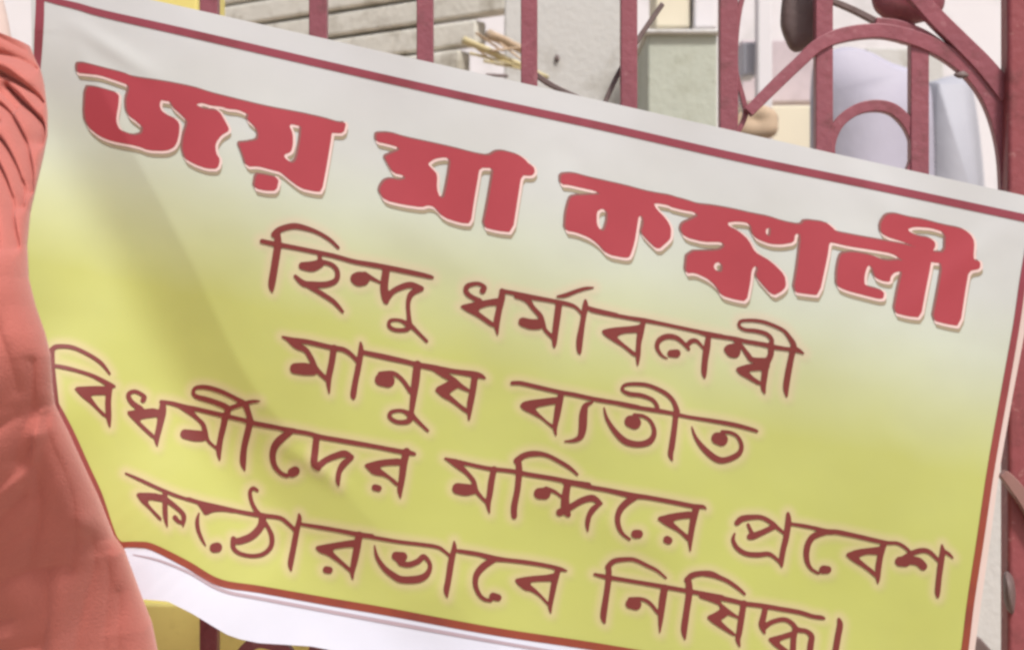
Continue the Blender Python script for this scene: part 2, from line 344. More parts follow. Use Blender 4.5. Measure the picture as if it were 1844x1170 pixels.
fifth = [
 st('E1',(95,125,22),(250,195,38),(400,265,40),(550,330,40),(700,385,38),(850,430,38)),
 po('E1',[(195,330),(380,330),(520,360),(500,430),(340,400),(330,440),(400,520),(480,600),(465,635),(340,500),(250,420)]),
 st('E1',(510,340,60),(510,450,60),(515,580,55),(535,690,15)),
 st('E1',(520,400,60),(600,460,55),(690,540,50),(710,600,55),(700,690,15)), st('E1',(615,590,55),(650,630,45),(690,645,40)),
 st('E1',(870,540,15),(850,620,45),(860,720,45),(900,820,35),(940,890,15)), st('E1',(1030,910,110),(1060,905,115)),
 po('E2',[(10,240),(80,270),(250,280),(430,325),(430,365),(300,345),(200,350),(110,390),(75,330)]),
 st('E2',(-60,215,40),(60,255,45),(300,310,45),(500,355,45),(680,385,50),(880,410,45),(960,460,45),(1050,545,40)),
 st('E2',(655,130,35),(610,105,42),(578,150,45),(600,260,45),(650,350,50),(700,400,60)),
 st('E2',(710,400,85),(690,500,85),(600,600,85),(480,650,80),(415,655,65)),
 st('E2',(405,630,60),(405,720,52),(470,780,45),(600,808,45),(720,785,50),(795,710,55),(805,610,55),(770,520,45),(720,440,45)),
 st('E2',(1085,375,25),(1090,430,55),(1060,560,65),(1030,720,68),(1000,880,65),(1005,960,20)),
 st('E2',(1120,480,35),(1300,510,45),(1500,545,45),(1700,585,55),(1844,605,55)),
 po('E2',[(1245,710),(1400,680),(1650,640),(1730,640),(1710,720),(1600,715),(1430,740),(1450,780),(1560,880),(1660,970),(1640,1000),(1500,880),(1380,800),(1290,770)]),
 st('E2',(1710,590,80),(1690,720,80),(1660,870,75),(1640,980,50),(1645,1050,15)),
 st('E2',(1370,950,80),(1400,955,80)),
 st('E3',(-70,95,60),(300,160,60),(600,210,60),(900,245,60),(1150,285,60),(1260,350,50),(1350,430,45)),
 st('E3',(205,260,20),(240,430,60),(350,600,85),(500,720,105),(620,775,115),(850,770,125),(980,710,105),(1040,600,75),(1020,500,65),(940,430,85),(860,500,95),(720,550,90),(600,530,90)),
 st('E3',(530,420,145),(630,430,150)), st('E3',(550,430,140),(600,500,120)),
 st('E3',(1400,200,25),(1405,300,80),(1360,500,105),(1320,760,100),(1290,930,95),(1300,1040,25)),
 st('E3',(1420,335,50),(1600,370,60),(1755,390,65)),
 st('E4',(-20,180,65),(251,223,70),(500,290,90),(700,315,70),(1000,350,70),(1300,400,65),(1500,450,65),(1600,480,20)),
 st('E4',(500,310,90),(350,400,115),(240,530,105),(220,680,82),(270,820,68),(350,900,60),(450,925,55)),
 st('E4',(485,860,125),(560,880,115)),
 po('E4',[(800,600),(1000,560),(1360,530),(1490,460),(1460,630),(1060,640),(1040,680),(1150,770),(1310,940),(1320,1010),(1180,860),(1060,785),(960,770),(850,680)]),
 st('E4',(1460,470,95),(1410,650,100),(1370,850,90),(1345,1010,70),(1355,1110,20)),
 st('E5',(70,280,35),(200,310,55),(500,360,50),(850,420,55),(1100,465,55),(1300,500,55),(1560,550,60)),
 st('E5',(225,195,70),(300,125,65),(450,105,55),(550,115,50),(700,185,45),(800,235,40),(910,325,25)),
 st('E5',(235,200,70),(235,330,75),(210,520,75),(175,760,80),(190,850,25)),
 st('E5',(490,625,125),(555,635,140)), st('E5',(480,570,45),(620,570,45),(720,620,45),(810,730,40)),
 st('E5',(890,440,90),(865,600,90),(845,800,65),(835,965,15)),
 st('E5',(1150,345,70),(1220,290,75),(1350,268,65),(1450,278,65),(1560,330,50)),
 st('E5',(1165,340,80),(1180,480,85),(1150,700,80),(1120,920,80),(1130,1040,20)),
 st('E6',(60,75,65),(150,92,60),(300,150,50),(420,230,45),(500,300,32)),
 st('E6',(0,290,55),(200,335,60),(400,380,55),(500,405,55),(700,430,55),(900,465,55),(1100,500,55),(1250,545,50),(1350,560,50),(1390,575,15)),
 st('E6',(20,320,60),(150,365,60),(220,400,50)), st('E6',(240,430,50),(320,500,60),(420,555,30)),
 po('E6',[(70,550),(180,500),(270,430),(345,510),(280,560),(230,590),(290,650),(400,740),(385,770),(220,670),(130,610)]),
 st('E6',(490,400,70),(465,550,75),(440,720,70),(425,800,60),(445,880,20)),
 st('E6',(730,450,65),(710,540,72),(690,640,75),(720,730,30)),
 st('E6',(710,670,70),(800,610,58),(930,580,55),(1020,620,55),(1080,690,60),(1180,710,55),(1240,765,65),(1230,860,75),(1210,1060,70)),
 st('E6',(1060,690,70),(1040,800,70),(1030,1060,70)),
 po('E6',[(745,790),(900,750),(1040,705),(1070,760),(900,810),(880,840),(1010,940),(1030,1010),(900,930),(810,860)]),
 st('E6',(1540,575,35),(1555,640,72),(1530,780,75),(1480,1080,75)),
]

# ------------------------------------------------------------------ materials
M = {}
M['letter_red'] = mat('heading_red_ink', srgb(170,68,77), .42, .10, 14, spec=.35)
M['letter_brown'] = mat('maroon_ink', srgb(122,54,50), .42, .14, 14, spec=.35)
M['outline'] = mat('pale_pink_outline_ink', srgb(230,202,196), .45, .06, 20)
M['hem_shade'] = mat('mauve_hem_crease_shade', srgb(168,148,156), .6, .1, 20)
M['colour_bleed'] = mat('dull_colour_bleed', srgb(142,96,92), .45, .1, 20)
M['border'] = bpy.data.materials.new('crimson_to_rust_border_ink'); M['border'].use_nodes = True
_n = M['border'].node_tree; _p = _n.nodes['Principled BSDF']; _p.inputs['Roughness'].default_value = .42; _p.inputs['Specular IOR Level'].default_value = .35
_g = _n.nodes.new('ShaderNodeNewGeometry'); _s3 = _n.nodes.new('ShaderNodeSeparateXYZ'); _n.links.new(_g.outputs['Position'], _s3.inputs[0])
_mr = _n.nodes.new('ShaderNodeMapRange'); _mr.inputs['From Min'].default_value = 1.50; _mr.inputs['From Max'].default_value = 1.20
_n.links.new(_s3.outputs['Z'], _mr.inputs['Value'])
_nz = _n.nodes.new('ShaderNodeTexNoise'); _nz.inputs['Scale'].default_value = 22; _n.links.new(_g.outputs['Position'], _nz.inputs['Vector'])
_mx = _n.nodes.new('ShaderNodeMix'); _mx.data_type = 'RGBA'; _mx.inputs['A'].default_value = srgb(146,68,80); _mx.inputs['B'].default_value = srgb(146,70,52)
_n.links.new(_mr.outputs['Result'], _mx.inputs['Factor'])
_m2 = _n.nodes.new('ShaderNodeMix'); _m2.data_type = 'RGBA'; _m2.inputs['B'].default_value = srgb(112,54,54)
_r2 = _n.nodes.new('ShaderNodeMapRange'); _r2.inputs['From Min'].default_value = .5; _r2.inputs['From Max'].default_value = .75; _r2.inputs['To Max'].default_value = .5
_n.links.new(_nz.outputs['Fac'], _r2.inputs['Value']); _n.links.new(_r2.outputs['Result'], _m2.inputs['Factor']); _n.links.new(_mx.outputs['Result'], _m2.inputs['A'])
_n.links.new(_m2.outputs['Result'], _p.inputs['Base Color'])
def worn(m, col, sc, lo, hi, amt):            # patches of another colour: chips, rust, stains
    n_ = m.node_tree; b_ = n_.nodes['Principled BSDF']; src = b_.inputs['Base Color'].links[0].from_socket
    t_ = n_.nodes.new('ShaderNodeTexCoord'); z_ = n_.nodes.new('ShaderNodeTexNoise'); z_.inputs['Scale'].default_value = sc; z_.inputs['Detail'].default_value = 8; z_.inputs['Roughness'].default_value = .65
    n_.links.new(t_.outputs['Object'], z_.inputs['Vector'])
    q_ = n_.nodes.new('ShaderNodeMapRange'); q_.inputs['From Min'].default_value = lo; q_.inputs['From Max'].default_value = hi; q_.inputs['To Max'].default_value = amt
    n_.links.new(z_.outputs['Fac'], q_.inputs['Value'])
    x_ = n_.nodes.new('ShaderNodeMix'); x_.data_type = 'RGBA'; x_.inputs['B'].default_value = col
    n_.links.new(q_.outputs['Result'], x_.inputs['Factor']); n_.links.new(src, x_.inputs['A']); n_.links.new(x_.outputs['Result'], b_.inputs['Base Color'])
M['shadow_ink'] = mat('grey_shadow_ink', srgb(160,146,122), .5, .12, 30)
M['gate'] = mat('worn_maroon_gate_paint', srgb(146,82,91), .4, .20, 22, bump=.15, bscale=90, spec=.5)
M['post'] = mat('maroon_post_paint', srgb(146,76,80), .42, .20, 9, bump=.15, bscale=80)
M['iron'] = mat('dark_bare_iron', srgb(112,95,92), .5, .25, 30, bump=.2)
M['cloth'] = mat('salmon_red_cotton', srgb(186,108,98), .85, .14, 14, bump=.22, bscale=420, spec=.15)
M['skin'] = mat('skin', srgb(226,204,194), .5, .08, 20)
M['hair'] = mat('black_hair', srgb(24,20,18), .5, .2, 60)
M['slat'] = mat('weathered_grey_slats', srgb(226,222,210), .7, .14, 9, bump=.2)
M['gap'] = mat('dark_gap', srgb(172,162,148), .9, .1)
M['pillar'] = mat('whitewashed_pillar', srgb(202,200,196), .8, .07, 5, bump=.2)
M['green_white'] = mat('greenish_white_plaster', srgb(186,190,176), .8, .08, 6, bump=.2)
M['cream'] = mat('cream_plaster', srgb(226,217,194), .8, .08, 6)
M['white'] = mat('white_plaster', srgb(226,222,224), .8, .05, 4)
M['wood'] = mat('straw_coloured_wood', srgb(206,192,150), .8, .2, 12)
M['yellow'] = mat('olive_yellow_paint', srgb(234,218,130), .6, .12, 7)
M['sheet'] = mat('pale_lavender_sheet', srgb(180,176,190), .6, .08, 4, bump=.3, bscale=14)
M['grey_sheet'] = mat('pale_grey_sheet', srgb(172,172,180), .6, .08, 4, bump=.3, bscale=14)
M['tan'] = mat('tan_cloth', srgb(190,166,140), .8, .2, 14)
M['ground'] = mat('dusty_ground', srgb(176,160,142), .9, .2, 3, bump=.4)
M['mauve'] = mat('pinkish_mauve_plaster', srgb(200,186,190), .8, .08, 5)

worn(M['gate'], srgb(96,62,56), 34, .54, .70, .45); worn(M['gate'], srgb(176,124,128), 60, .60, .68, .4)
worn(M['post'], srgb(92,56,52), 20, .52, .70, .5); worn(M['post'], srgb(178,126,122), 50, .60, .66, .6)
worn(M['pillar'], srgb(150,142,128), 7, .52, .7, .6); worn(M['green_white'], srgb(150,150,128), 9, .5, .7, .6)
worn(M['white'], srgb(186,184,182), 3, .5, .7, .6); worn(M['slat'], srgb(150,140,120), 12, .5, .7, .7); worn(M['mauve'], srgb(160,146,150), 6, .5, .7, .6)
worn(M['yellow'], srgb(170,146,80), 8, .52, .7, .6)
M['latch'] = mat('worn_brown_latch', srgb(150,112,106), .45, .2, 40)
# ------------------------------------------------------------------ setting
def plane(name, x0, x1, y0, y1, z, m):
    o = link(name, [(x0,y0,z),(x1,y0,z),(x1,y1,z),(x0,y1,z)], [(0,1,2,3)], m)
    tag(o, kind='structure'); return o
plane('ground', -150, 150, -150, 150, 0, M['ground'])

# far compound wall behind everything
v, f = box(-9, 9, 7.4, 7.6, 0, 4.4)
o = link('wall', v, f, M['white'], smooth=False); bevel(o, .02)
tag(o, 'long white plastered wall far behind the red gate', 'wall')

def pxbox(name, px0, px1, py0, py1, D, depth, m, parent=None):
    a, b = pt(px0, py1, D), pt(px1, py0, D)
    v, f = box(a.x, b.x, D, D+depth, a.z, b.z)
    return bevel(link(name, v, f, m, parent, smooth=False), .006)

# yellow pillar and low wall, left, right behind the gate
o = pxbox('pillar', 236, 356, -420, 1080, 2.05, .2, M['yellow']); tag(o, 'olive yellow painted pillar behind the leftmost gate bar', 'pillar')
o = pxbox('wall', 190, 900, 1086, 1700, 2.0, .16, M['yellow']); tag(o, 'low olive yellow wall below the banner, behind the gate', 'wall')

# slatted panel
sp = empty('slatted_panel', pt(640, 300, 3.6))
tag(sp, 'weathered grey slatted panel with dark gaps, seen between the left gate bars', 'panel')
yaw = R(-33)
def slat_box(u0, u1, z0, z1, d0, d1):
    c, s = math.cos(yaw), math.sin(yaw); base = pt(640, 585, 3.6)
    vs, fs = box(u0, u1, d0, d1, z0, z1)
    out = []
    for p in vs:
        out.append(Vector((base.x+c*p.x-s*p.y, base.y+s*p.x+c*p.y, p.z)))
    return out, fs
zt = pt(0, -160, 3.6).z
z = zt
k = 0
vs, fs = slat_box(-.75, .18, zt-.60, zt, .055, .09)
adopt(link('back_board', vs, fs, M['gap'], smooth=False), sp)
while z > zt-.62:
    h = .052+.008*random.random()
    u1 = .44 - .05*max(0, k-4) + random.uniform(-.02, .02)
    vs, fs = slat_box(-.75, u1, z-h, z, random.uniform(-.004, .004), .05)
    o = bevel(link('slat', vs, fs, M['slat'], smooth=False), .008); adopt(o, sp)
    z -= h+.008+.003*random.random(); k += 1

# pillars and blocks behind the middle of the gate
o = pxbox('pillar', 908, 1128, -500, 1500, 3.35, .35, M['pillar']); tag(o, 'broad pale grey pillar in the gap between two middle gate bars', 'pillar')
hole = link('bolt_hole', *(lambda c: ([c+Vector((.006*math.cos(a), -.001, .009*math.sin(a))) for a in np.linspace(0, 2*math.pi, 12, endpoint=False)]+[c+Vector((.006*math.cos(a), .006, .009*math.sin(a))) for a in np.linspace(0, 2*math.pi, 12, endpoint=False)], [tuple(range(12))]+[(i,(i+1)%12,12+(i+1)%12,12+i) for i in range(12)]))(pt(1003, 105, 3.345)), M['iron'])
hole.parent = o
o = pxbox('pillar', 1166, 1292, 62, 1500, 3.0, .3, M['green_white']); tag(o, 'greenish white plaster pier with a flat top, right of the pale grey pillar', 'pillar')
cap = pxbox('cap', 1160, 1298, 52, 61, 2.985, .33, M['pillar']); cap.parent = o
o = pxbox('box', 1180, 1244, -80, 50, 3.08, .14, M['cream']); tag(o, 'cream box standing on the greenish white pier', 'box')
o = pxbox('box', 1250, 1290, -70, 51, 3.06, .12, M['white']); tag(o, 'white box standing on the greenish white pier beside the cream one', 'box')
o = pxbox('wall', 1335, 1480, 72, 184, 4.2, .2, M['mauve']); tag(o, 'short mauve wall seen under the slanting gate scroll', 'wall')
o = pxbox('wall', 1330, 1490, 190, 620, 4.0, .3, M['cream']); tag(o, 'low cream wall seen just above the banner, under the mauve one', 'wall')
o = pxbox('pole', 1364, 1391, -300, 620, 3.9, .05, M['white']); tag(o, 'white square pole behind the first gate scroll, in front of the mauve wall', 'pole')
o = pxbox('crate', 1338, 1363, 76, 136, 3.95, .1, M['grey_sheet']); tag(o, 'small grey crate beside the white square pole', 'crate')
# tan bundle on the cream wall
def blob(name, px, py, D, rx, ry, rz, m, seed=0, amp=.15):
    bm = bmesh.new(); bmesh.ops.create_icosphere(bm, subdivisions=4, radius=1)
    rng = np.random.RandomState(seed); ks = rng.normal(size=(6, 3))*2.2; ph = rng.uniform(0, 6, 6)
    c = pt(px, py, D)
    for v in bm.verts:
        n = v.co.copy()
        q = 1+amp*sum(math.sin(Vector(k).dot(n)+p) for k, p in zip(ks, ph))/3
        v.co = Vector((c.x+n.x*rx*q, c.y+n.y*ry*q, c.z+n.z*rz*q))
    me = bpy.data.meshes.new(name); bm.to_mesh(me); bm.free()
    me.polygons.foreach_set('use_smooth', [True]*len(me.polygons)); me.materials.append(m)
    o = bpy.data.objects.new(name, me); COL.objects.link(o); return o
o = blob('bundle', 1365, 225, 3.6, .055, .05, .04, M['tan'], 3, .3); tag(o, 'small crumpled tan bundle beside the foot of the slanting gate scroll', 'bundle')

# sheet draped mass behind the arched end
def drape(name, prof, D, depth, m, seed):
    pts = catmull([(a, b, 0) for a, b in prof], 10)
    nz = 26; verts = []; faces = []
    rng = np.random.RandomState(seed)
    n = len(pts)
    for j in range(nz):
        t = j/(nz-1); flare = 1+.10*math.sin(t*math.pi)
        for i, (px, py, _) in enumerate(pts):
            p = pt(px, py, D)
            yy = D+depth*(t)
            zz = p.z-.025*(abs(t-.45)*2)**2.4
            p2 = Vector((p.x+.012*math.sin(9*t+px*.02), yy, zz+.006*math.sin(px*.05+t*7)))
            verts.append(p2)
    for j in range(nz-1):
        for i in range(n-1):
            faces.append((j*n+i, j*n+i+1, (j+1)*n+i+1, (j+1)*n+i))
    faces.append(tuple(range(n)))
    return link(name, verts, faces, m)
o = drape('draped_sheet', [(1484,640),(1484,300),(1486,130),(1500,88),(1560,82),(1610,108),(1660,136),(1672,200),(1676,400),(1676,640)], 3.3, .14, M['sheet'], 1)
tag(o, 'pale lavender sheet draped over a hump, seen through the small gate arch', 'sheet')
o = drape('draped_sheet', [(1678,640),(1680,330),(1682,160),(1696,138),(1744,138),(1760,180),(1774,300),(1778,420),(1780,640)], 3.5, .12, M['grey_sheet'], 2)
tag(o, 'pale grey sheet draped over a narrow hump beside the gate post', 'sheet')
o = pxbox('wall', 1560, 1700, 86, 420, 4.6, .3, M['pillar']); tag(o, 'grey wall end showing above the lavender sheet', 'wall')
o = pxbox('wall', 1640, 1990, 560, 1500, 2.6, .2, M['pillar']); tag(o, 'pale grey wall seen in the slit between banner and gate post', 'wall')
a_ = [(1742,1138),(1768,1150),(1800,1185),(1800,1260),(1742,1260)]
vs = [pt(x, y, 2.3) for x, y in a_]+[pt(x, y, 2.3)+Vector((0,.08,0)) for x, y in a_]
o = link('stone', vs, [tuple(range(5)), tuple(range(9, 4, -1))]+[(i,(i+1)%5,5+(i+1)%5,5+i) for i in range(5)], M['iron'], smooth=False)
bevel(o, .004); tag(o, 'dark grey slanted stone low down between banner and gate post', 'stone')

# sticks by the slatted panel
def stick(px0, py0, px1, py1, D0, D1, r, m, name, label, cat):
    a, b = pt(px0, py0, D0), pt(px1, py1, D1)
    d = (b-a); L = d.length; q = d.to_track_quat('Z', 'Y').to_matrix()
    vs, fs = [], []
    N = 10; K = 12
    for k in range(K):
        t = k/(K-1)
        for i in range(N):
            an = i/N*2*math.pi; rr = r*(1-.25*t)*(1+.08*math.sin(5*t*3+i))
            vs.append(a+q@Vector((rr*math.cos(an), rr*.7*math.sin(an), L*t)))
    for k in range(K-1):
        for i in range(N): fs.append((k*N+i, k*N+(i+1)%N, (k+1)*N+(i+1)%N, (k+1)*N+i))
    fs += [tuple(range(N)), tuple(range((K-1)*N, K*N))]
    o = link(name, vs, fs, m); tag(o, label, cat); return o
stick(835, 72, 985, 140, 3.0, 3.1, .011, M['wood'], 'stick', 'long straw coloured stick slanting in front of the slatted panel', 'stick')
stick(880, 62, 962, 100, 3.12, 3.2, .016, M['tan'], 'stick', 'short thick tan stick behind the long straw coloured one', 'stick')
for a4 in ((846,96,930,118),(858,60,905,92),(872,110,948,126),(900,78,958,122),(850,80,896,118),(884,92,950,84)):
    o = stick(*a4, 2.95+random.random()*.2, 2.98+random.random()*.2, .003+.002*random.random(), random.choice((M['wood'], M['tan'])), 'twig', 'thin straw coloured twig in the small heap beside the slatted panel', 'twig')
    o['group'] = 'straw twigs heaped beside the slatted panel'
stick(875, 136, 915, 137, 3.0, 3.0, .006, M['iron'], 'rod', 'short dark rod lying just above the banner edge', 'rod')

# ------------------------------------------------------------------ gate
GD = lambda px: 1.67+.11*px/1844
gate = empty('metal_gate', pt(1100, 1500, GD(1100)))
gate.location.z = .1
tag(gate, 'maroon painted iron gate with square bars and arched scrolls behind the banner', 'gate')

def sweep(name, P, thick, m, parent=None, off=0., bev=.0015, n=8, Df=GD):
    P = catmull(P, n) if len(P) > 2 else [tuple(map(float, p)) for p in P]
    vs, fs = [], []
    for i, (x, y, wd) in enumerate(P):
        x0, y0, _ = P[max(0, i-1)]; x1, y1, _ = P[min(len(P)-1, i+1)]
        L = math.hypot(x1-x0, y1-y0) or 1; nx, ny = -(y1-y0)/L, (x1-x0)/L
        D = Df(x)+off
        l = pt(x+nx*wd/2, y+ny*wd/2, D); r_ = pt(x-nx*wd/2, y-ny*wd/2, D)
        back = Vector((0, thick, 0))
        vs += [l, r_, r_+back, l+back]
    for i in range(len(P)-1):
        for a in range(4):
            fs.append((i*4+a, i*4+(a+1)%4, (i+1)*4+(a+1)%4, (i+1)*4+a))
    e = (len(P)-1)*4
    fs += [(0,1,2,3), (e+3,e+2,e+1,e)]
    o = link(name, vs, fs, m, smooth=False)
    if bev: bevel(o, bev)
    if parent: adopt(o, parent)
    return o

for px, wd, top in ((178,33,-330),(375,32,-330),(572,32,-330),(765,30,-330),(953,30,-330),(1133,30,-330),(1313,33,-330),(1485,31,-330),(1657,33,78)):
    sweep('bar', [(px, top, wd), (px, 1490, wd)], .018, M['gate'], gate)
for py in (-350, 1500):
    sweep('rail', [(120, py, 40), (1830, py, 40)], .024, M['gate'], gate, off=-.003)
# arches and scrolls at the latch end
sweep('scroll', [(1348,202,20),(1400,150,22),(1440,112,22),(1476,80,24),(1520,62,26),(1580,55,26),(1630,63,27),(1677,80,28),(1720,104,30),(1760,137,34),(1790,180,38),(1810,238,38),(1818,305,34),(1822,420,34)], .014, M['gate'], gate, off=-.004)
sweep('scroll', [(1600,-64,28),(1650,-10,30),(1690,34,32),(1735,78,32),(1776,120,34),(1818,172,36)], .014, M['gate'], gate, off=-.009)
sweep('scroll', [(1578,38,14),(1620,46,20),(1665,66,24),(1705,92,22)], .012, M['gate'], gate, off=.004)
sweep('arch', [(1499,300,18),(1496,262,18),(1510,224,19),(1540,199,20),(1575,190,21),(1610,197,21),(1638,225,21),(1652,262,22),(1648,296,22),(1632,330,20)], .014, M['gate'], gate, off=.003)
sweep('scroll', [(1352,-50,9),(1334,10,9),(1326,70,9),(1326,130,9),(1338,175,9),(1343,205,9),(1330,236,9),(1316,246,9)], .010, M['gate'], gate, off=.006)
sweep('rod', [(1488,-4,10),(1540,18,11),(1590,44,12)], .010, M['iron'], gate, off=.012)
sweep('rod', [(1194,6,9),(1150,70,9),(1115,130,9),(1090,184,9),(1060,260,9)], .008, M['iron'], gate, off=.024)
sweep('rod', [(946,118,10),(985,148,10),(1030,170,8),(1080,190,8)], .008, M['iron'], gate, off=.024)
sweep('arch', [(424,1230,22),(428,1192,22),(446,1166,22),(470,1156,22),(510,1170,22),(530,1205,22),(536,1250,22)], .014, M['gate'], gate, off=.003)
# cast rosette and pendant leaf
def disc(name, outline, D, th, m, parent, dome=.4):
    P = chaikin(outline, 2); n = len(P)
    cx = sum(p[0] for p in P)/n; cy = sum(p[1] for p in P)/n
    vs = []; fs = []
    rings = [(1, th), (1, th*.35), (.86, 0), (.6, -th*dome), (.3, -th*dome*1.5)]
    for s, dz in rings:
        vs += [pt(cx+(x-cx)*s, cy+(y-cy)*s, D+dz) for x, y in P]
    vs.append(pt(cx, cy, D-th*dome*1.6))
    for r_ in range(len(rings)-1):
        for i in range(n): fs.append((r_*n+i, r_*n+(i+1)%n, (r_+1)*n+(i+1)%n, (r_+1)*n+i))
    e = (len(rings)-1)*n
    for i in range(n): fs.append((e+i, e+(i+1)%n, len(vs)-1))
    fs.append(tuple(range(n-1, -1, -1)))
    o = link(name, vs, fs, m); adopt(o, parent); return o
disc('rosette', [(1566,-20),(1572,18),(1596,38),(1622,40),(1640,46),(1678,36),(1700,18),(1704,-20),(1690,-80),(1640,-100),(1585,-80)], 1.80, .02, M['gate'], gate)
disc('clip', [(1714,135),(1735,124),(1750,138),(1728,143)], 1.77, .008, M['iron'], gate, .2)
disc('rosette_stub', [(1600,30),(1650,30),(1646,82),(1612,80)], 1.805, .015, M['gate'], gate, .2)
disc('pendant_leaf', [(1412,-40),(1404,40),(1408,60),(1420,88),(1432,96),(1452,90),(1482,70),(1490,-40)], 1.80, .022, M['iron'], gate, .18)

# gate post at the right
gp = empty('gate_post', pt(1890, 585, 1.74)); gp.location.z = 0
tag(gp, 'maroon iron gate post at the right edge of the gate', 'post')
a, b = pt(1817, 0, 1.75), pt(1990, 0, 1.75)
v, f = box(a.x, b.x, 1.752, 1.785, .002, 2.4)
adopt(bevel(link('shaft', v, f, M['post'], smooth=False), .006), gp)
sweep('latch_bar', [(1808,852,16),(1826,872,22),(1850,905,24),(1880,960,24)], .014, M['latch'], gp, off=-.045)
disc('latch_knob', [(1806,1032),(1814,1026),(1826,1040),(1830,1070),(1826,1108),(1814,1100),(1806,1075)], 1.742, .02, M['iron'], gp)

# ------------------------------------------------------------------ banner
CREASE = catmull([(98,10,0),(165,130,0),(236,268,0),(330,445,0),(440,670,0),(540,800,0),(660,930,0),(760,1030,0)], 8)
def smooth01(t): t = np.clip(t, 0, 1); return t*t*(3-2*t)
def crease_dist(X, Y):
    best = np.full(X.shape, 1e9); sg = np.zeros(X.shape); al = np.zeros(X.shape)
    n = len(CREASE)-1
    for i in range(n):
        ax, ay, _ = CREASE[i]; bx, by, _ = CREASE[i+1]
        ex, ey = bx-ax, by-ay; L = math.hypot(ex, ey)
        h = ((X-ax)*ex+(Y-ay)*ey)/(L*L)
        if i > 0: h = np.maximum(h, 0)
        if i < n-1: h = np.minimum(h, 1)
        d = np.hypot(X-ax-ex*h, Y-ay-ey*h)
        s = -((X-ax)*ey-(Y-ay)*ex)/L      # positive on the left / lower side
        m = d < best
        best = np.where(m, d, best); sg = np.where(m, np.sign(s), sg); al = np.where(m, (i+np.clip(h, 0, 1))/n, al)
    return best*sg, al
# slope profile across the fold -> height by integration (in metres per photo pixel ~0.0006)
_t = np.linspace(-60, 700, 1521)
_s = .172*smooth01((_t+8)/14)*(1-smooth01((_t-35)/120)) - .34*smooth01((_t-70)/110)*(1-smooth01((_t-210)/260)*.8)
_s[_t < -8] = 0
_h = np.concatenate([[0], np.cumsum((_s[1:]+_s[:-1])*.5*(_t[1]-_t[0]))])*.0006
def fold(X, Y):
    t, al = crease_dist(X, Y)
    amp = smooth01(al/.28)*(1-.75*smooth01((al-.58)/.36))
    amp = .10+amp*1.05
    amp = np.where(Y < 60, amp*.6, amp)
    return np.interp(t, _t, _h)*amp
BOT = [(150,950),(225,983),(276,985),(336,1015),(395,1048),(471,1061),(700,1102),(890,1137),(1100,1168),(1500,1240),(1900,1310)]
def bot_y(X): return np.interp(X, [p[0] for p in BOT], [p[1] for p in BOT])
def top_y(X): return 2+(X-100)*.2242
WRINK = [(1866,360,1560,620,26,.0016),(1840,420,1700,760,22,-.0014),(480,780,640,890,16,.0022),(640,330,900,520,40,.0014),(1180,600,1330,900,46,-.0016),
 (900,860,1260,1010,40,.0014),(110,30,300,150,16,.0016),(1500,260,1640,420,30,.0012),(700,1090,980,1020,34,.0014),(1640,760,1480,1060,50,.0014),(420,1050,560,940,24,-.0016),(1000,240,1090,380,30,-.0010)]
def BD(X, Y):
    X = np.asarray(X, float); Y = np.asarray(Y, float)
    D = 1.545+.085*X/1844
    D = D+fold(X, Y)
    D = D+.0034*np.sin(X*.0062+Y*.0021)+.0020*np.sin(X*.013-Y*.006+1)+.0011*np.sin(X*.021+Y*.017+2)
    for (ax, ay, bx, by, wd, am) in WRINK:
        ex, ey = bx-ax, by-ay; h = np.clip(((X-ax)*ex+(Y-ay)*ey)/(ex*ex+ey*ey), 0, 1)
        q = np.hypot(X-ax-ex*h, Y-ay-ey*h)
        D = D-am*np.exp(-(q/wd)**2)*np.sin(np.pi*np.clip(h, .03, .97))
    below = np.clip(Y-bot_y(X)-6, 0, 200)
    D = D-below*.0006*.20
    left = 1-smooth01((X-90)/130)
    D = D-.012*left*smooth01((Y-560)/200)
    return D
def surf(P, off):
    A = np.array(P); D = BD(A[:, 0], A[:, 1])-off
    return [pt(x, y, d) for (x, y), d in zip(P, D)]

banner = empty('banner', pt(900, 700, 1.6))
tag(banner, 'tilted white to yellow cloth banner with large red Bengali heading and four maroon lines', 'banner')
lines = [heading, second, third, fourth, fifth]
OUT = [(54,-60),(57,60),(58,150),(48,300),(38,480),(72,590),(90,640),(92,735),(120,778),(148,842),(172,895),(196,965),(222,1000),(253,1078),(302,1082),(346,1104),(382,1126),(409,1142),(432,1150),(466,1157),(560,1163),(700,1190),(1000,1245),(1400,1320),(1718,1380),(1748,1230),(1762,1120),(1782,980),(1801,840),(1824,710),(1845,600),(1862,490),(1884,361),(1500,276),(1000,163),(572,67),(300,6),(100,-38)]
vs2, fs2 = march(lambda X, Y: sd_poly(X, Y, OUT), 24, 1900, -70, 1390, 5)
sheet = link('sheet', surf(vs2, 0), fs2, None); adopt(sheet, banner)
VA = np.array(vs2)
vv = (VA[:, 1]-top_y(VA[:, 0]))/1000.0
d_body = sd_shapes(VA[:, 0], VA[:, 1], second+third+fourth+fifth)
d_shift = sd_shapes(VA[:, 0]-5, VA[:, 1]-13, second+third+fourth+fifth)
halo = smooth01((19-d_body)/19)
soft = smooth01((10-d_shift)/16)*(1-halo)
rx = np.interp(VA[:, 1], [404,500,582,690,835,968,1085,1180,1300], [1860,1843,1831,1812,1786,1766,1748,1736,1715])
marg = smooth01((VA[:, 1]-bot_y(VA[:, 0])+3)/6); side = smooth01((VA[:, 0]-rx+1)/4)
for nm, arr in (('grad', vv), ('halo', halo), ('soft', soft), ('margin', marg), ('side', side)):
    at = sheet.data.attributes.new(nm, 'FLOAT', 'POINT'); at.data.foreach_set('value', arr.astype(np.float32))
m = bpy.data.materials.new('printed_flex_sheet'); m.use_nodes = True
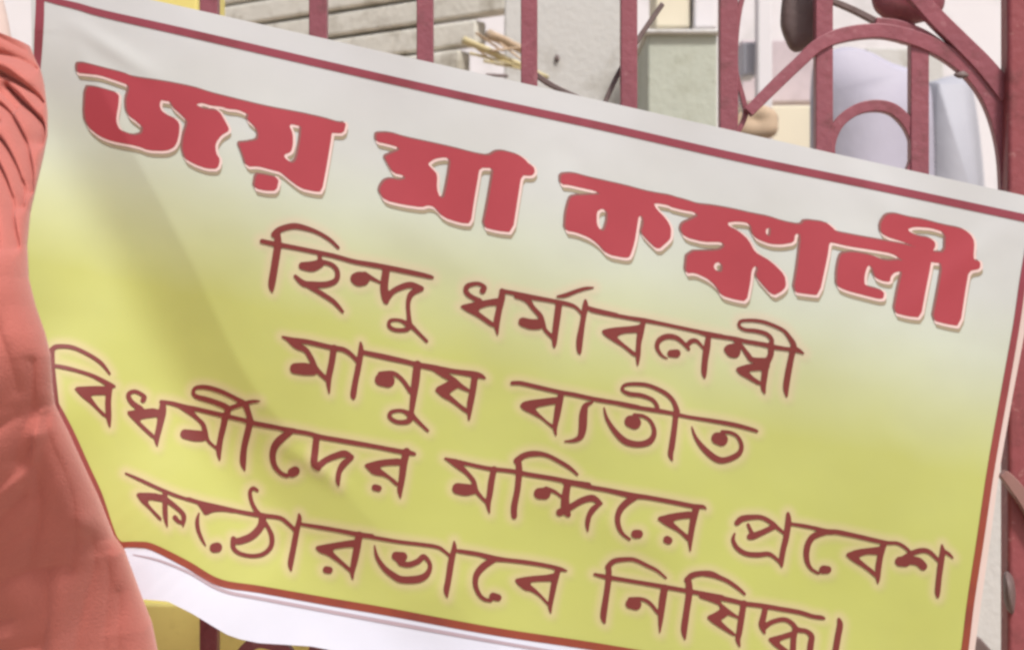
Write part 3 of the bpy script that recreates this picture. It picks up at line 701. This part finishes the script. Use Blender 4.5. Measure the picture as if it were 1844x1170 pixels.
n = m.node_tree; L = n.links.new; b = n.nodes['Principled BSDF']
b.inputs['Roughness'].default_value = .42; b.inputs['Specular IOR Level'].default_value = .35
def attr(nm):
    a = n.nodes.new('ShaderNodeAttribute'); a.attribute_name = nm; return a.outputs['Fac']
def mix(fac, A, B):
    x = n.nodes.new('ShaderNodeMix'); x.data_type = 'RGBA'
    for k, val in (('Factor', fac), ('A', A), ('B', B)):
        if isinstance(val, (tuple, float, int)): x.inputs[k].default_value = val
        else: L(val, x.inputs[k])
    return x.outputs['Result']
def mth(op, a, b_):
    x = n.nodes.new('ShaderNodeMath'); x.operation = op
    for i, val in enumerate((a, b_)):
        if isinstance(val, (float, int)): x.inputs[i].default_value = val
        else: L(val, x.inputs[i])
    return x.outputs[0]
tc = n.nodes.new('ShaderNodeTexCoord')
nz = n.nodes.new('ShaderNodeTexNoise'); nz.inputs['Scale'].default_value = 5; nz.inputs['Detail'].default_value = 3
L(tc.outputs['Object'], nz.inputs['Vector'])
gfac = mth('ADD', attr('grad'), mth('MULTIPLY', mth('SUBTRACT', nz.outputs['Fac'], .5), .10))
cr = n.nodes.new('ShaderNodeValToRGB'); L(gfac, cr.inputs['Fac'])
e = cr.color_ramp.elements
stops = [(0.0, (205,206,207)), (.15, (203,206,202)), (.25, (201,207,189)), (.37, (194,199,152)), (.49, (187,191,110)), (.72, (187,191,103)), (1.0, (190,193,108))]
e[0].position, e[0].color = stops[0][0], srgb(*stops[0][1]); e[1].position, e[1].color = stops[-1][0], srgb(*stops[-1][1])
for p_, c_ in stops[1:-1]:
    q = e.new(p_); q.color = srgb(*c_)
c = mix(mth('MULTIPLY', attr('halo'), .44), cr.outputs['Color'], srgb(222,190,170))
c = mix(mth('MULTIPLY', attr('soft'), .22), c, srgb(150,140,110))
c = mix(attr('side'), c, srgb(220,198,190))
c = mix(attr('margin'), c, srgb(208,209,222))
nz2 = n.nodes.new('ShaderNodeTexNoise'); nz2.inputs['Scale'].default_value = 26; nz2.inputs['Detail'].default_value = 4
L(tc.outputs['Object'], nz2.inputs['Vector'])
c = mix(mth('MULTIPLY', nz2.outputs['Fac'], .10), c, srgb(150,150,130))
L(c, b.inputs['Base Color'])
bp = n.nodes.new('ShaderNodeBump'); bp.inputs['Strength'].default_value = .12; bp.inputs['Distance'].default_value = .02
nz3 = n.nodes.new('ShaderNodeTexNoise'); nz3.inputs['Scale'].default_value = 9; nz3.inputs['Detail'].default_value = 2
L(tc.outputs['Object'], nz3.inputs['Vector']); L(nz3.outputs['Fac'], bp.inputs['Height']); L(bp.outputs['Normal'], b.inputs['Normal'])
sheet.data.materials.append(m)

def printed(name, shapes, off, m, parent, grow=0., shift=(0, 0), stp=2.0):
    x0, x1, y0, y1 = bounds(shapes); g = 16+grow
    Fn = lambda X, Y: sd_shapes(X-shift[0], Y-shift[1], shapes)-grow
    v_, f_ = march(Fn, math.floor(x0-g+shift[0]), x1+g+shift[0], math.floor(y0-g+shift[1]), y1+g+shift[1], stp)
    o = link(name, surf(v_, off), f_, m)
    if parent is banner: adopt(o, banner)
    else:
        o.parent = parent; o.matrix_parent_inverse = (Matrix.Translation(Vector(banner.location))).inverted()
    return o
brd = [
 ('S', catmull([(68,-50,12),(72,0,15),(70,60,16),(66,130,13),(58,220,12)], 6)),
 ('S', catmull([(72,-6,10),(100,2,11),(140,12,12),(190,26,13),(340,60,14),(590,118,14),(840,175,14),(1090,229,14),(1340,286,14),(1590,338,14),(1866,397,14)], 10)),
 ('S', catmull([(1860,404,12),(1843,500,12),(1831,582,12),(1812,690,13),(1786,835,13),(1766,968,13),(1748,1085,13),(1736,1180,13),(1715,1300,13)], 8)),
 ('S', catmull([(222,980,10),(250,980,11),(276,985,12),(336,1015,13),(395,1048,13),(471,1061,13),(600,1084,14),(700,1101,14),(890,1136,14),(1100,1168,14),(1400,1222,14),(1715,1300,14)], 8)),
 ('S', catmull([(99,722,9),(127,775,10),(156,839,10),(180,892,10),(205,965,10),(222,982,10)], 8)),
]
def brd_mesh():
    parts_v, parts_f = [], []
    for s in brd:
        x0, x1, y0, y1 = bounds([s])
    return printed('border_stripe', brd, .0006, M['border'], banner, stp=3.0)
brd_mesh()
hd = printed('heading_lettering', heading, .0011, M['letter_red'], banner)
o = printed('letter_bleed_fringe', heading, .00095, M['colour_bleed'], hd, grow=.6, shift=(-3.6, -2.4))  # added offset copy standing for camera colour bleed, not printed ink
o.matrix_parent_inverse = Matrix.Identity(4)
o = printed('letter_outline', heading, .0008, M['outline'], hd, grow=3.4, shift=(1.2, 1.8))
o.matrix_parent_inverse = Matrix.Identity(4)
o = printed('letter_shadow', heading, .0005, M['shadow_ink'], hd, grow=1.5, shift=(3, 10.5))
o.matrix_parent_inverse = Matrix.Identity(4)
for s in (second, third, fourth, fifth):
    printed('lettering', s, .0011, M['letter_brown'], banner)
hem_shade = printed('hem_crease_shade', [('S', catmull([(240,998,2),(285,1008,4),(340,1030,5),(400,1062,6),(480,1079,6),(700,1120,7),(900,1156,6),(1100,1190,5)], 8))], .0006, M['hem_shade'], banner, stp=2.0)  # shade in the hem's fold, painted as a mauve strip

# ------------------------------------------------------------------ person at the left
RE = [(-140,30),(0,38),(60,48),(90,58),(115,68),(150,76),(200,82),(240,82),(280,74),(330,62),(380,50),(440,43),(500,45),(550,58),(600,76),(640,86),(690,89),(730,94),(778,118),(842,147),(895,172),(968,201),(995,221),(1078,252),(1126,271),(1170,280),(1300,300),(1700,330),(2600,380)]
GRO = [  # creases in the cloth: path and half width
 ([(-40,70),(0,73),(15,77),(33,85),(50,94)], 4, .5), ([(-40,104),(0,106),(31,109),(51,114),(66,124)], 8, .6),
 ([(-40,140),(0,140),(20,142),(46,156),(64,169),(76,184)], 6, .9), ([(-20,150),(0,160),(15,172),(33,190),(42,202)], 5, .8),
 ([(26,164),(49,190),(67,210),(75,231),(72,256)], 8, 1.0), ([(-30,190),(0,191),(15,195),(31,210),(46,236),(55,269),(58,300),(56,345)], 6, .9),
 ([(-20,205),(0,215),(20,228)], 5, .6), ([(-30,215),(0,238),(23,262),(38,296),(44,335),(42,372)], 6, .9),
 ([(-30,250),(0,277),(19,312),(29,354),(31,392),(36,446)], 6, .8), ([(-30,300),(-5,345),(10,400),(14,450)], 8, .5),
 ([(72,650),(71,690),(68,746),(60,818)], 8, .9), ([(88,830),(98,870),(105,912),(95,995)], 10, .9),
 ([(-40,800),(20,770),(52,745)], 16, .6), ([(-40,985),(30,935),(75,880)], 18, .7), ([(-40,1090),(20,1040),(80,1010),(150,1000)], 20, .5),
 ([(180,960),(188,1010),(178,1080),(170,1170),(168,1300)], 14, .7), ([(-30,1180),(40,1140),(110,1130)], 16, .5), ([(228,1060),(232,1120),(240,1250)], 14, .5),
 ([(20,600),(35,680),(20,760)], 18, .4), ([(-20,520),(10,560),(40,640),(52,700)], 12, .5), ([(92,745),(112,800),(140,860),(160,930),(158,1010)], 12, .7),
 ([(-40,940),(10,900),(52,850),(78,800)], 9, .6), ([(120,1010),(128,1080),(118,1170),(110,1260)], 16, .5), ([(205,985),(212,1060),(214,1150),(220,1260)], 9, .6), ([(-30,1120),(20,1090),(70,1082)], 12, .6), ([(30,1010),(60,960),(92,930)], 10, .5),
]
RID = [([(-30,178),(0,178),(22,184),(48,206)], 6, .6), ([(-20,226),(10,240),(34,276),(46,320)], 6, .6), ([(-25,128),(10,126),(40,134),(64,156)], 7, .6), ([(30,150),(56,172),(72,205)], 6, .6), ([(180,930),(160,1000),(150,1100),(148,1200)], 22, .5), ([(-40,900),(0,912),(49,873),(83,839),(90,780)], 8, .5), ([(86,740),(88,800),(88,880)], 5, .5), ([(110,770),(140,850),(170,930)], 18, .5), ([(0,1150),(40,1118),(70,1112)], 7, .4),
       ([(-30,122),(0,124),(40,130),(66,150)], 8, .5), ([(-20,255),(10,270),(30,310),(36,350)], 5, .4)]
ys = np.concatenate([np.arange(66, 1260, 3), np.arange(1260, 2620, 40)])
NT = 440
verts = []; XX = []; YY = []
for y in ys:
    Rx = np.interp(y, [p[0] for p in RE], [p[1] for p in RE])
    if y <= 440: a = 66+26*smooth01((y+60)/400)
    else: a = 92+330*smooth01((y-440)/420)
    a = float(a)
    for i in range(NT):
        th = 2*math.pi*i/NT
        xq = Rx-a+a*math.cos(th); XX.append(xq); YY.append(y+.30*xq*max(0, (130-y)/64))
XX = np.array(XX); YY = np.array(YY)
disp = np.zeros(len(XX))
for P, wd, am in GRO:
    d = sd_stroke(XX, YY, [(x, y, 0.) for x, y, _ in catmull([(x, y, 0) for x, y in P], 6)])
    g = (7.5, 1.15) if P[0][1] < 400 else (2.2, 1.7)
    disp -= am*wd*g[0]*np.exp(-(np.sqrt(d*d+2.0)-1.41)/(wd*g[1]))
for P, wd, am in RID:
    d = sd_stroke(XX, YY, [(x, y, 0.) for x, y, _ in catmull([(x, y, 0) for x, y in P], 6)])
    disp += am*wd*1.8*np.exp(-(d/(wd*1.2))**2)
disp += 2.2*np.sin(XX*.03+YY*.011)+1.5*np.sin(XX*.05-YY*.017+2)+1.0*np.sin(XX*.11+YY*.05+1)*np.sin(YY*.03)
disp -= disp.mean()
k = 0
for y in ys:
    Rx = np.interp(y, [p[0] for p in RE], [p[1] for p in RE])
    a = float(66+26*smooth01((y+60)/400) if y <= 440 else 92+330*smooth01((y-440)/420))
    bdep = .044+.072*float(smooth01((y-330)/650))
    for i in range(NT):
        th = 2*math.pi*i/NT
        D = 1.42-bdep*math.sin(th)
        if math.sin(th) > -.2: D -= disp[k]*.00052*max(0, min(1, math.sin(th)*2.5+.2))
        tilt = -.19*float(smooth01((y-10)/520))+.26*float(smooth01((y-600)/640))
        pass
        verts.append(pt(XX[k], YY[k], 1.42+tilt)+Vector((0, D-1.42, 0))); k += 1
faces = []
for j in range(len(ys)-1):
    for i in range(NT):
        faces.append((j*NT+i, j*NT+(i+1) % NT, (j+1)*NT+(i+1) % NT, (j+1)*NT+i))
for v_ in verts: v_.z = max(v_.z, .12)

# body: one continuous skinned figure, pelvis first
def body(name, joints, edges, radii, m):
    me = bpy.data.meshes.new(name); me.from_pydata([tuple(j) for j in joints], edges, [])
    o = bpy.data.objects.new(name, me); COL.objects.link(o)
    sk = o.modifiers.new('skin', 'SKIN'); sk.use_smooth_shade = True
    for i, r_ in enumerate(radii):
        d = me.skin_vertices[0].data[i]; d.radius = (r_, r_) if not isinstance(r_, tuple) else r_
    me.skin_vertices[0].data[0].use_root = True
    ss = o.modifiers.new('subd', 'SUBSURF'); ss.levels = 2; ss.render_levels = 2
    me.materials.append(m); return o
def wp(px, py, D): return pt(px, py, D)
J = [wp(-200,1500,1.47), wp(-220,1150,1.42), wp(-230,860,1.34), wp(-305,660,1.32), wp(-320,530,1.33), wp(-325,420,1.34), wp(-330,310,1.345), wp(-330,215,1.345),  # trunk, neck, head
     wp(-110,720,1.29), wp(-38,330,1.35), wp(-14,150,1.46), wp(-34,20,1.46), wp(-66,-110,1.46), wp(-84,-190,1.46), wp(-96,-250,1.46),                               # raised arm
     wp(-430,800,1.33), wp(-470,1100,1.41), wp(-440,1500,1.46), wp(-430,1650,1.46),                                                                                   # other arm, inside the robe
     wp(-60,1700,1.48), wp(-60,2350,1.48), wp(-60,3030,1.48), wp(-60,3080,1.58), wp(-280,1700,1.48), wp(-280,2350,1.48), wp(-280,3030,1.48), wp(-280,3080,1.58)]
for q in J: q.z = max(q.z, .04)
E = [(0,1),(1,2),(2,3),(3,4),(4,5),(5,6),(6,7),(2,8),(8,9),(9,10),(10,11),(11,12),(12,13),(13,14),(2,15),(15,16),(16,17),(17,18),(0,19),(19,20),(20,21),(21,22),(0,23),(23,24),(24,25),(25,26)]
Rd = [.06,.06,.055,.048,.050,.072,.088,.070,.045,.030,.029,.027,.024,.034,.02,.04,.035,.03,.03,.05,.045,.04,.03,.05,.045,.04,.03]
person = body('person', J, E, Rd, M['skin'])
tag(person, 'person in a salmon red cotton robe with bunched sleeve, arm raised at the banner corner', 'person')
_b = M['cloth'].node_tree.nodes['Principled BSDF']; _b.inputs['Sheen Weight'].default_value = .35; _b.inputs['Sheen Tint'].default_value = (1, .8, .75, 1)
robe = link('robe', verts, faces, M['cloth']); robe.parent = person
# short hair over the crown and the back of the head, which faces the camera side
bm = bmesh.new(); bmesh.ops.create_icosphere(bm, subdivisions=4, radius=1)
hc = pt(-328, 285, 1.335)
rng = random.Random(4)
dele = [v for v in bm.verts if v.co.z < -.55 or (v.co.y > .35 and v.co.z < .25)]
bmesh.ops.delete(bm, geom=dele, context='VERTS')
for v in bm.verts:
    k = 1+.03*math.sin(v.co.x*19+v.co.z*11)+rng.uniform(-.02, .02)
    v.co = Vector((hc.x+v.co.x*.096*k, hc.y+v.co.y*.106*k, hc.z+v.co.z*.112*k))
me = bpy.data.meshes.new('hair'); bm.to_mesh(me); bm.free(); me.materials.append(M['hair'])
me.polygons.foreach_set('use_smooth', [True]*len(me.polygons))
hair = bpy.data.objects.new('hair', me); COL.objects.link(hair); hair.parent = person
sm = hair.modifiers.new('thick', 'SOLIDIFY'); sm.thickness = .012
